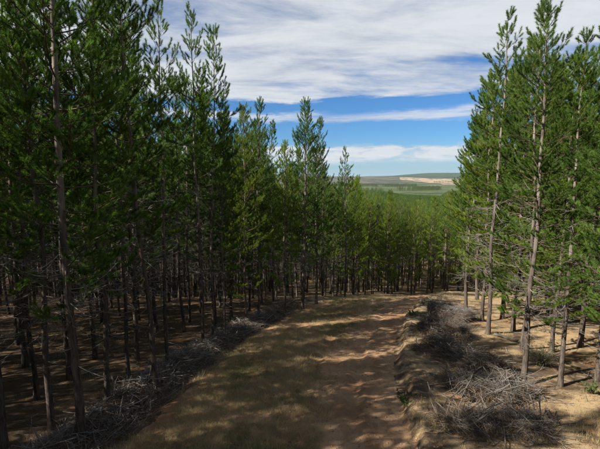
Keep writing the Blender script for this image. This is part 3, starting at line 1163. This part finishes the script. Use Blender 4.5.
# ------------------------------------------------------------------ brush piles
def sticks(rg, centre_line, n, half_w, hmax, lens, rad, flat=0.35, K=4):
    """random bent sticks heaped along a polyline (M,2)"""
    cl_ = np.asarray(centre_line, float)
    tt = rg.uniform(0, 1, n) * (len(cl_) - 1.001)
    i = tt.astype(int)
    c = cl_[i] * (1 - (tt - i))[:, None] + cl_[i + 1] * (tt - i)[:, None]
    tan_ = norm(cl_[i + 1] - cl_[i])
    off = np.clip(rg.normal(0, 0.42, n), -1, 1)
    c = c + np.stack([tan_[:, 1], -tan_[:, 0]], -1) * (off * half_w)[:, None]
    z0 = surf_h(c[:, 0], c[:, 1]) + hmax * (1 - off ** 2) * rg.random(n) ** 0.8
    L = rg.uniform(lens[0], lens[1], n)
    az = rg.uniform(0, 6.283, n)
    el = rg.normal(0, flat, n)
    d = np.stack([np.cos(az) * np.cos(el), np.sin(az) * np.cos(el), np.sin(el)], -1)
    bend = rg.normal(0, 0.13, (n, 3))
    k = np.linspace(-0.5, 0.5, K)
    pts_ = np.concatenate([c, z0[:, None]], 1)[:, None, :] + d[:, None, :] * (L[:, None] * k[None])[..., None] + \
        bend[:, None, :] * ((k ** 2 * 4 - 0.4)[None, :] * L[:, None] * 0.5)[..., None]
    gz = surf_h(pts_[..., 0], pts_[..., 1]) + 0.015
    pts_[..., 2] = np.maximum(pts_[..., 2], gz)
    rr = rg.uniform(rad[0], rad[1], n)[:, None] * np.linspace(1, 0.35, K)[None]
    return pts_, rr


def twigged(rg, pts_, rr, per, ln, K=3):
    """side twigs springing forward from each stick"""
    n = len(pts_)
    ti = np.repeat(np.arange(n), per)
    tt = rg.uniform(0.15, 1.0, len(ti))
    P, T = at_curve(pts_, ti, tt)
    dd = norm(T + rg.normal(0, 0.55, P.shape))
    tl = (rg.uniform(ln[0], ln[1], len(ti)) * (1.2 - 0.7 * tt))[:, None]
    q1 = P + dd * tl * 0.5
    q2 = q1 + norm(dd + rg.normal(0, 0.45, dd.shape)) * tl * 0.5
    tw = np.stack([P, q1, q2], 1)
    tw[..., 2] = np.maximum(tw[..., 2], surf_h(tw[..., 0], tw[..., 1]) + 0.008)
    r0 = np.minimum(rr[ti, -1] * 0.9, 0.006)[:, None]
    return tw, r0 * np.array([[1.0, 0.75, 0.4]])


def brush_pile(seed, line, half_w, hmax, label, n_big=60, n_mid=420, n_fine=2600, mat='slash', pale=False):
    rg = np.random.default_rng(seed)
    line = np.asarray(line, float)
    c = line.mean(0)
    org = np.array([c[0], c[1], float(surf_h(c[0], c[1]))])
    e = link('brush_pile', None, None, org)
    e.empty_display_size = 0.3
    tag(e, label, 'brush pile', 'windrows of cut branches')
    big, br_ = sticks(rg, line, n_big, half_w, hmax, (0.9, 2.4), (0.009, 0.026), 0.28, 7)
    for k in range(n_big):
        tw, tr_ = twigged(rg, big[k:k + 1], br_[k:k + 1], 9, (0.2, 0.65))
        v, f = join([tubes(big[k:k + 1] - org, br_[k:k + 1], 5), tubes(tw - org, tr_, 3)])
        link('branch', mesh_from('branch', v, f, M[mat], True), e)
    md_, mr_ = sticks(rg, line, n_mid, half_w * 1.1, hmax * 0.95, (0.4, 1.3), (0.005, 0.012), 0.38, 5)
    tw, tr_ = twigged(rg, md_, mr_, 5, (0.12, 0.42))
    b = tubes(*sticks(rg, line, n_fine, half_w * 1.3, hmax * 0.92, (0.12, 0.6), (0.0025, 0.006), 0.5, 4), 3)
    v, f = join([tubes(md_, mr_, 4), tubes(tw, tr_, 3), b])
    o = link('twig_tangle', mesh_from('twig_tangle', v - org, f, M[mat], True), e)
    o['kind'] = 'stuff'
    # brown needles still caught in the heap
    nn = int(n_fine * 4)
    p3, _ = sticks(rg, line, nn, half_w * 1.25, hmax * 0.72, (0.10, 0.22), (0.01, 0.01), 0.6, 2)
    wv = norm(np.cross(p3[:, 1] - p3[:, 0], rg.normal(size=(nn, 3)))) * 0.006
    v = np.stack([p3[:, 0] - wv, p3[:, 0] + wv, p3[:, 1]], 1).reshape(-1, 3) - org
    o = link('dry_needles', mesh_from('dry_needles', v, np.arange(nn * 3).reshape(-1, 3), M['brown_needles']), e)
    o['kind'] = 'stuff'
    return e


def lane(s, y0, y1, n=6):
    """points at signed offset s from the track's centre between two distances"""
    yy = np.linspace(y0, y1, n)
    sl_ = np.interp(yy, _ry, _rs)
    return np.stack([road_c(yy) + s * np.sqrt(1 + sl_ ** 2), yy], -1)


LW = -HALF_W - 1.45
brush_pile(301, lane(LW, 8.0, 12.6), 1.1, 0.55, 'grey brush windrow left of the track, nearest stretch at the bottom edge', mat='slash_grey')
brush_pile(302, lane(LW, 12.4, 17.4), 1.05, 0.6, 'grey brush windrow left of the track, stretch at the foot of the leaning pine', mat='slash_grey')
brush_pile(303, lane(LW, 17.2, 23.5), 1.0, 0.55, 'grey brush windrow left of the track, stretch below the twin spires', mat='slash_grey')
brush_pile(304, lane(LW, 23.3, 31.0), 1.0, 0.5, 'grey brush windrow left of the track, farthest stretch running to the crest', n_mid=300, n_fine=1200, mat='slash_grey')


def gp(*pix):
    return [tuple(on_ground(*q))[:2] for q in pix]


brush_pile(311, gp((428, 313), (448, 316), (470, 322)), 1.5, 0.85, 'far grey brush heap right of the track, near the crest', n_mid=600, n_fine=3200, mat='slash_grey')  # paler wood stands in for light on this heap, which lies in shade
brush_pile(312, gp((422, 329), (442, 333), (468, 338)), 1.4, 0.8, 'dark brush heap right of the track, second from the crest', n_mid=600, n_fine=3200)
brush_pile(313, gp((434, 344), (456, 356), (488, 372)), 1.35, 0.62, 'brush heap with brown needles right of the track, in the middle of the windrow', n_mid=450, n_fine=2000)
near_pile = brush_pile(314, gp((462, 396), (490, 388), (526, 402)), 1.3, 0.6, 'tall dark brush heap below the thick leaning pine', n_mid=500, n_fine=2000)
brush_pile(315, gp((445, 428), (490, 424), (545, 428)), 0.85, 0.28, 'low pale tangle of dry branches at the bottom right', n_mid=450, n_fine=1800)

# heavy boughs fanned down from the top of the near heap
apex = on_ground(496, 388) + Vector((0, 0, 0.72))
org = near_pile.location
for q, (fx, fy, rr) in enumerate([(446, 402, .030), (455, 409, .034), (466, 414, .024), (522, 410, .028), (541, 407, .036), (549, 401, .026), (510, 414, .020), (440, 395, .022), (537, 396, .024), (480, 372, .02), (462, 384, .022)]):
    foot = on_ground(fx, fy) + Vector((0, 0, 0.03))
    top = apex + Vector((random.uniform(-.7, .7), random.uniform(-.3, .3), random.uniform(-.25, .06)))
    k = np.linspace(0, 1, 9)[:, None]
    pl = np.array(foot)[None] * (1 - k) + np.array(top)[None] * k
    pl[:, 2] += 0.16 * np.sin(k[:, 0] * math.pi) * random.uniform(-0.2, 1)
    pl[:, 0] += 0.07 * np.sin(k[:, 0] * 5 + q) + 0.03 * np.sin(k[:, 0] * 13 + q)
    rg_ = np.random.default_rng(900 + q)
    bigr = np.linspace(rr * 0.45, rr, 9)[None]
    tw, tr_ = twigged(rg_, pl[None], bigr, 12, (0.2, 0.7))
    v, f = join([tubes((pl - np.array(org))[None], bigr, 7), tubes(tw - np.array(org), tr_, 3)])
    link('bough', mesh_from('bough', v, f, M['slash'], True), near_pile)


# a log lying between the trees, and cut stumps
def log_thing(name, a, b, r0, r1, label, cat, mat='slash', sides=10):
    a, b = Vector(a), Vector(b)
    k = np.linspace(0, 1, 9)[:, None]
    pl = np.array(a)[None] * (1 - k) + np.array(b)[None] * k
    pl[:, 2] += 0.03 * np.sin(k[:, 0] * 7)
    pl[:, 0] += 0.04 * np.sin(k[:, 0] * 4.1)
    org = np.array(a)
    e = link(name, None, None, a)
    e.empty_display_size = 0.2
    rr = np.linspace(r0, r1, 9) * (1 + 0.06 * np.sin(np.arange(9) * 2.3))
    v, f = tubes((pl - org)[None], rr[None], sides)
    link('stem', mesh_from('stem', v, f, M[mat], True), e)
    for end, rad_, nb in ((pl[0], rr[0], pl[1] - pl[0]), (pl[-1], rr[-1], pl[-2] - pl[-1])):
        d = nb / np.linalg.norm(nb)
        ref = np.array([0, 0, 1.0]) if abs(d[2]) < 0.9 else np.array([1.0, 0, 0])
        u_ = np.cross(d, ref)
        u_ /= np.linalg.norm(u_)
        w_ = np.cross(d, u_)
        an = np.arange(sides) * 2 * math.pi / sides
        ring = end - org - d * 0.004 + rad_ * (np.cos(an)[:, None] * u_ + np.sin(an)[:, None] * w_)
        vv = np.concatenate([ring, (end - org - d * 0.008)[None]])
        ff = np.array([[i, (i + 1) % sides, sides] for i in range(sides)])
        link('cut_face', mesh_from('cut_face', vv, ff, M['cut_wood']), e)
    tag(e, label, cat)
    return e


a = on_ground(488, 334) + Vector((0.2, -0.3, 0.10))
b = on_ground(524, 343) + Vector((-0.3, 0, 0.10))
log_thing('fallen_log', a, b, 0.075, 0.05, 'grey log lying on the sand between the right-hand pines', 'log')
a = on_ground(545, 324) + Vector((0, 0, 0.09))
b = on_ground(597, 329) + Vector((0, 0, 0.09))
log_thing('fallen_log', a, b, 0.06, 0.04, 'long thin log lying across the sand far right, behind the pines', 'log')
for (q, r_, hh, tx, lab) in (((541, 426), 0.075, 0.42, -0.10, 'left one of two short cut stubs at the end of the pale branch tangle'),
                             ((552, 422), 0.070, 0.46, -0.16, 'right one of two short cut stubs at the end of the pale branch tangle'),):
    a = on_ground(*q) + Vector((0, 0, -0.05))
    log_thing('cut_stub', a, a + Vector((tx, -0.02, hh)), r_, r_ * 0.9, lab, 'stump', 'slash')


# ------------------------------------------------------------------ shrub, weeds, dead limbs at the right edge
def shrub(name, px_, py_, hgt, wid, n_stem, n_leaf, label, stem_mat, leaf_mat, leaf=0.07):
    rg = np.random.default_rng(int(px_ * 7 + py_))
    o_ = on_ground(px_, py_)
    e = link(name, None, None, o_)
    e.empty_display_size = 0.2
    az = rg.uniform(0, 6.283, n_stem)
    L = rg.uniform(0.5, 1.0, n_stem) * hgt
    K = 5
    k = np.linspace(0, 1, K)[None]
    out = (wid * rg.uniform(0.3, 1.0, n_stem))[:, None] * k ** 1.3
    pts_ = np.stack([out * np.cos(az)[:, None], out * np.sin(az)[:, None], L[:, None] * k - 0.03 + 0 * out], -1)
    pts_ += rg.normal(0, 0.02, pts_.shape) * k[..., None]
    parts = [tubes(pts_, np.linspace(0.010, 0.003, K)[None].repeat(n_stem, 0), 3)]
    ti = rg.integers(0, n_stem, n_stem * 5)
    tt = rg.uniform(0.3, 1, len(ti))
    P, T = at_curve(pts_, ti, tt)
    dd = norm(T + rg.normal(0, 0.8, P.shape))
    tl = rg.uniform(0.1, 0.3, len(ti))[:, None] * hgt
    tw = np.stack([P, P + dd * tl * 0.5, P + dd * tl], 1)
    parts.append(tubes(tw, np.tile([0.004, 0.003, 0.002], (len(ti), 1)), 3))
    v, f = join(parts)
    link('stem', mesh_from('stem', v, f, M[stem_mat], True), e)['kind'] = 'stuff'
    li = rg.integers(0, len(tw), n_leaf)
    P, T = at_curve(tw, li, rg.random(n_leaf))
    dd = norm(T + rg.normal(0, 0.7, P.shape) + np.array([0, 0, 0.3]))
    wv = norm(np.cross(dd, rg.normal(size=dd.shape))) * leaf * 0.16
    v = np.stack([P - wv, P + wv, P + dd * leaf], 1).reshape(-1, 3)
    link('foliage', mesh_from('foliage', v, np.arange(n_leaf * 3).reshape(-1, 3), M[leaf_mat]), e)['kind'] = 'stuff'
    tag(e, label, 'plant')
    return e


shrub('dry_shrub', 540, 366, 1.0, 0.8, 60, 500, 'pale grey half-dead shrub with green sprouts on the sand between the right-hand pines', 'slash', 'shrub_leaf', 0.10)
shrub('green_weed', 406, 404, 0.38, 0.32, 14, 500, 'small green weed on the bank at the right edge of the track', 'live_wood', 'shrub_leaf', 0.10)
shrub('green_weed', 591, 394, 0.5, 0.25, 8, 300, 'small green weed on the sunlit sand at the right edge', 'live_wood', 'shrub_leaf', 0.10)
shrub('green_weed', 414, 316, 0.35, 0.6, 16, 350, 'low green weed patch on the track shoulder near the crest', 'live_wood', 'shrub_leaf', 0.12)
shrub('green_weed', 424, 304, 0.4, 0.7, 16, 350, 'low green weed at the crest, left of the far brush heap', 'live_wood', 'shrub_leaf', 0.12)

# pine just outside the right edge whose bare grey limbs reach into the picture
pe = on_ground(648, 392)
edge_tree = plant(pe.x, pe.y, 14.5, 3, 1.0, 'pine just past the right edge with long bare grey limbs reaching in', 'near rows of the right-hand stand')
inv_m = Matrix.Translation(edge_tree.location) @ edge_tree.rotation_euler.to_matrix().to_4x4() @ Matrix.Diagonal((*edge_tree.scale, 1))
inv_m = inv_m.inverted()
dep0 = project(*pe)[2]


def at_depth(px_, py_, dep):
    d = ray(px_, py_)
    k = dep / (d.y * _cp - d.z * _sp)
    return Vector((0, 0, CAM_Z)) + d * k


for pix in ([(640, 235), (615, 222), (598, 219), (580, 221), (568, 228)], [(640, 305), (618, 285), (600, 275), (584, 257), (574, 238), (571, 228)],
            [(640, 285), (610, 268), (590, 262), (566, 250)], [(640, 215), (612, 207), (588, 206), (566, 212)], [(640, 330), (605, 300), (585, 296)]):
    pl = np.array([inv_m @ at_depth(a, b, dep0 - 0.35 * i) for i, (a, b) in enumerate(pix)])
    tq = np.linspace(0, len(pl) - 1, 12)
    fine_pl = np.stack([np.interp(tq, np.arange(len(pl)), pl[:, c_]) for c_ in range(3)], -1)
    for _ in range(2):
        fine_pl[1:-1] = (fine_pl[:-2] + 2 * fine_pl[1:-1] + fine_pl[2:]) / 4
    parts = [tubes(fine_pl[None], np.linspace(0.030, 0.008, 12)[None], 6)]
    rg = np.random.default_rng(int(sum(pix[0])))
    ti = np.zeros(16, int)
    P, T = at_curve(fine_pl[None], ti, rg.uniform(0.2, 1, 16))
    dd = norm(T + rg.normal(0, 0.7, P.shape))
    tl = rg.uniform(0.2, 0.7, 16)[:, None]
    parts.append(tubes(np.stack([P, P + dd * tl * 0.5, P + norm(dd + rg.normal(0, .3, dd.shape)) * tl], 1), np.tile([0.007, 0.005, 0.003], (16, 1)), 4))
    v, f = join(parts)
    link('dead_limb', mesh_from('dead_limb', v, f, M['dead_wood'], True), edge_tree)


# ------------------------------------------------------------------ grass, litter, clods (uncountable)
def blades(rg, x, y, h, wd, per, spread, lean_):
    n = len(x)
    bi = np.repeat(np.arange(n), per)
    N = len(bi)
    ox, oy = x[bi] + rg.normal(0, spread, N), y[bi] + rg.normal(0, spread, N)
    oz = surf_h(ox, oy) - 0.01
    az = rg.uniform(0, 6.283, N)
    hh = h[bi] * rg.uniform(0.5, 1.2, N)
    ln = hh * np.abs(rg.normal(0, lean_, N))
    tip = np.stack([ox + np.cos(az) * ln, oy + np.sin(az) * ln, oz + hh], -1)
    a2 = rg.uniform(0, 6.283, N)
    wv = np.stack([np.cos(a2), np.sin(a2), 0 * a2], -1) * wd / 2
    o_ = np.stack([ox, oy, oz], -1)
    return np.stack([o_ - wv, o_ + wv, tip], 1).reshape(-1, 3), np.arange(N * 3).reshape(-1, 3)


def lane_pts(rg, n, s0, s1, y0, y1):
    yy = y0 + (y1 - y0) * rg.random(n) ** 1.5
    ss = rg.uniform(s0, s1, n)
    sl_ = np.interp(yy, _ry, _rs)
    nr = np.sqrt(1 + sl_ ** 2)
    return road_c(yy) + ss / nr, yy - ss * sl_ / nr, ss


rg = np.random.default_rng(77)
# grassy left half of the track
x, y, ss = lane_pts(rg, 34000, -HALF_W - 0.3, 1.4, 7.0, 40)
keep = (vnoise(x, y, 1.6, 81) + 0.6 * vnoise(x, y, 0.55, 82) + 0.95 * sst(-ss, -1.0, 1.0) - 0.55 * sst(-ss, 2.6, 3.6)) > rg.uniform(-0.2, 1.0, len(x))
x, y = x[keep], y[keep]
green = (vnoise(x, y, 2.4, 83) + 0.7 * vnoise(x, y, 0.8, 84) + rg.normal(0, 0.35, len(x))) > 0.58
v, f = blades(rg, x[~green], y[~green], rg.uniform(0.06, 0.20, (~green).sum()), 0.007, 13, 0.06, 0.7)
tag(link('dry_grass', mesh_from('dry_grass', v, f, M['dry_grass'])), 'dry straw grass over the left half of the dirt track', 'grass', kind='stuff')
v, f = blades(rg, x[green], y[green], rg.uniform(0.05, 0.17, green.sum()), 0.007, 13, 0.06, 0.7)
tag(link('green_grass', mesh_from('green_grass', v, f, M['green_grass'])), 'short green grass patches on the left half of the track', 'grass', kind='stuff')
# taller seeding stalks in loose clumps
x, y, ss = lane_pts(rg, 900, -HALF_W - 0.2, 0.7, 7.5, 38)
keep = vnoise(x, y, 2.2, 96) > 0.0
v, f = blades(rg, x[keep], y[keep], rg.uniform(0.22, 0.42, keep.sum()), 0.006, 11, 0.07, 0.45)
tag(link('grass_stalks', mesh_from('grass_stalks', v, f, M['dry_grass'])), 'taller dry seed stalks in loose clumps on the grassy side of the track', 'grass', kind='stuff')
# right shoulder, crest
x, y, ss = lane_pts(rg, 9000, HALF_W + 0.15, HALF_W + 6.0, 7.5, 42)
keep = vnoise(x, y, 1.8, 85) + 0.5 * vnoise(x, y, 0.6, 86) + 0.5 * sst(y, 24, 34) > rg.uniform(0.0, 1.1, len(x))
v, f = blades(rg, x[keep], y[keep], rg.uniform(0.07, 0.26, keep.sum()), 0.007, 12, 0.06, 0.6)
tag(link('dry_grass', mesh_from('shoulder_grass', v, f, M['dry_grass'])), 'sparse dry grass on the bank and sand right of the track', 'grass', kind='stuff')
# stand floors
x = rg.uniform(-34, 34, 16000)
y = 6 + 44 * rg.random(16000) ** 1.3
s_ = road_s(x, y)
keep = (np.abs(s_) > HALF_W + 0.6) & (vnoise(x, y, 3.0, 87) + 0.5 * vnoise(x, y, 0.8, 88) > rg.uniform(-0.3, 1.0, len(x)))
v, f = blades(rg, x[keep], y[keep], rg.uniform(0.06, 0.22, keep.sum()), 0.008, 9, 0.07, 0.8)
tag(link('dry_grass', mesh_from('forest_grass', v, f, M['dry_grass'])), 'thin dry grass on the floor of both pine stands', 'grass', kind='stuff')
# twigs and fallen needles on the stand floors
n = 9000
x = rg.uniform(-34, 34, n)
y = 6 + 44 * rg.random(n) ** 1.3
s_ = road_s(x, y)
keep = np.abs(s_) > HALF_W + 0.3
x, y = x[keep], y[keep]
n = len(x)
az, L = rg.uniform(0, 6.283, n), rg.uniform(0.15, 0.9, n) * np.where(rg.random(n) < 0.06, 1.4, 0.7)
k = np.linspace(-0.5, 0.5, 3)[None]
px3 = x[:, None] + np.cos(az)[:, None] * L[:, None] * k
py3 = y[:, None] + np.sin(az)[:, None] * L[:, None] * k
pz3 = surf_h(px3, py3) + rg.uniform(0.005, 0.06, (n, 1))
v, f = tubes(np.stack([px3, py3, pz3], -1), (0.004 + 0.008 * L)[:, None] * np.array([[1, 0.8, 0.4]]), 4)
tag(link('fallen_twigs', mesh_from('fallen_twigs', v, f, M['dead_wood'], True)), 'fallen twigs littering the floor of the pine stands', 'litter', kind='stuff')
# loose pine needles lying everywhere off the track and along its bank
n = 110000
x = rg.uniform(-24, 24, n)
y = 7 + 30 * rg.random(n) ** 1.4
s_ = road_s(x, y)
keep = ((np.abs(s_) > HALF_W - 0.1) | (rg.random(n) < 0.3)) & (vnoise(x, y, 1.2, 93) + 0.6 * vnoise(x, y, 0.4, 94) > rg.uniform(-0.8, 0.8, n))
x, y = x[keep], y[keep]
n = len(x)
az, L = rg.uniform(0, 6.283, n), rg.uniform(0.08, 0.2, n)
x2, y2 = x + np.cos(az) * L, y + np.sin(az) * L
wx, wy = -np.sin(az) * 0.006, np.cos(az) * 0.006
z1_, z2_ = surf_h(x, y) + 0.012, surf_h(x2, y2) + rg.uniform(0.012, 0.05, n)
v = np.stack([np.stack([x - wx, y - wy, z1_], -1), np.stack([x + wx, y + wy, z1_], -1), np.stack([x2, y2, z2_], -1)], 1).reshape(-1, 3)
tag(link('fallen_needles', mesh_from('fallen_needles', v, np.arange(n * 3).reshape(-1, 3), M['brown_needles'])), 'brown pine needles littering the ground off the track', 'litter', kind='stuff')
# clods on the track and its right bank
n = 14000
x, y, ss = lane_pts(rg, n, -HALF_W, HALF_W + 0.7, 7, 36)
r_ = 0.006 + 0.036 * rg.random(n) ** 5
octv = np.array([[1, 0, 0], [-1, 0, 0], [0, 1, 0], [0, -1, 0], [0, 0, 0.8], [0, 0, -0.6]])
octf = np.array([[0, 2, 4], [2, 1, 4], [1, 3, 4], [3, 0, 4], [2, 0, 5], [1, 2, 5], [3, 1, 5], [0, 3, 5]])
z = surf_h(x, y)
v = (octv[None] * (1 + rg.normal(0, 0.22, (n, 6, 3)))) * r_[:, None, None] + np.stack([x, y, z + r_ * 0.2], -1)[:, None]
f = (octf[None] + (np.arange(n) * 6)[:, None, None]).reshape(-1, 3)
tag(link('soil_clods', mesh_from('soil_clods', v.reshape(-1, 3), f, M['soil_clod'])), 'small clods of earth scattered over the dirt track', 'soil', kind='stuff')

# ------------------------------------------------------------------ haze
m = bpy.data.materials.new('haze')
m.use_nodes = True
ntree = m.node_tree
ntree.nodes.remove(ntree.nodes['Principled BSDF'])
pv = ntree.nodes.new('ShaderNodeVolumePrincipled')
pv.inputs['Color'].default_value = (0.70, 0.84, 1.0, 1)
pv.inputs['Density'].default_value = 0.000026
pv.inputs['Anisotropy'].default_value = 0.2
ntree.links.new(pv.outputs[0], ntree.nodes['Material Output'].inputs['Volume'])
x0, x1, y0, y1 = float(gx[0]) - 50, float(gx[-1]) + 50, float(gy[0]) - 50, float(gy[-1]) + 50
z0, z1 = float(Z.min()) - 1, max(float(Z.max()) + 8, 30)
v = np.array([(a, b, c) for c in (z0, z1) for b in (y0, y1) for a in (x0, x1)])
f = np.array([[0, 2, 3, 1], [4, 5, 7, 6], [0, 1, 5, 4], [2, 6, 7, 3], [0, 4, 6, 2], [1, 3, 7, 5]])
tag(link('haze', mesh_from('haze', v, f, m)), 'thin blue summer haze over the valley', 'haze', kind='stuff')
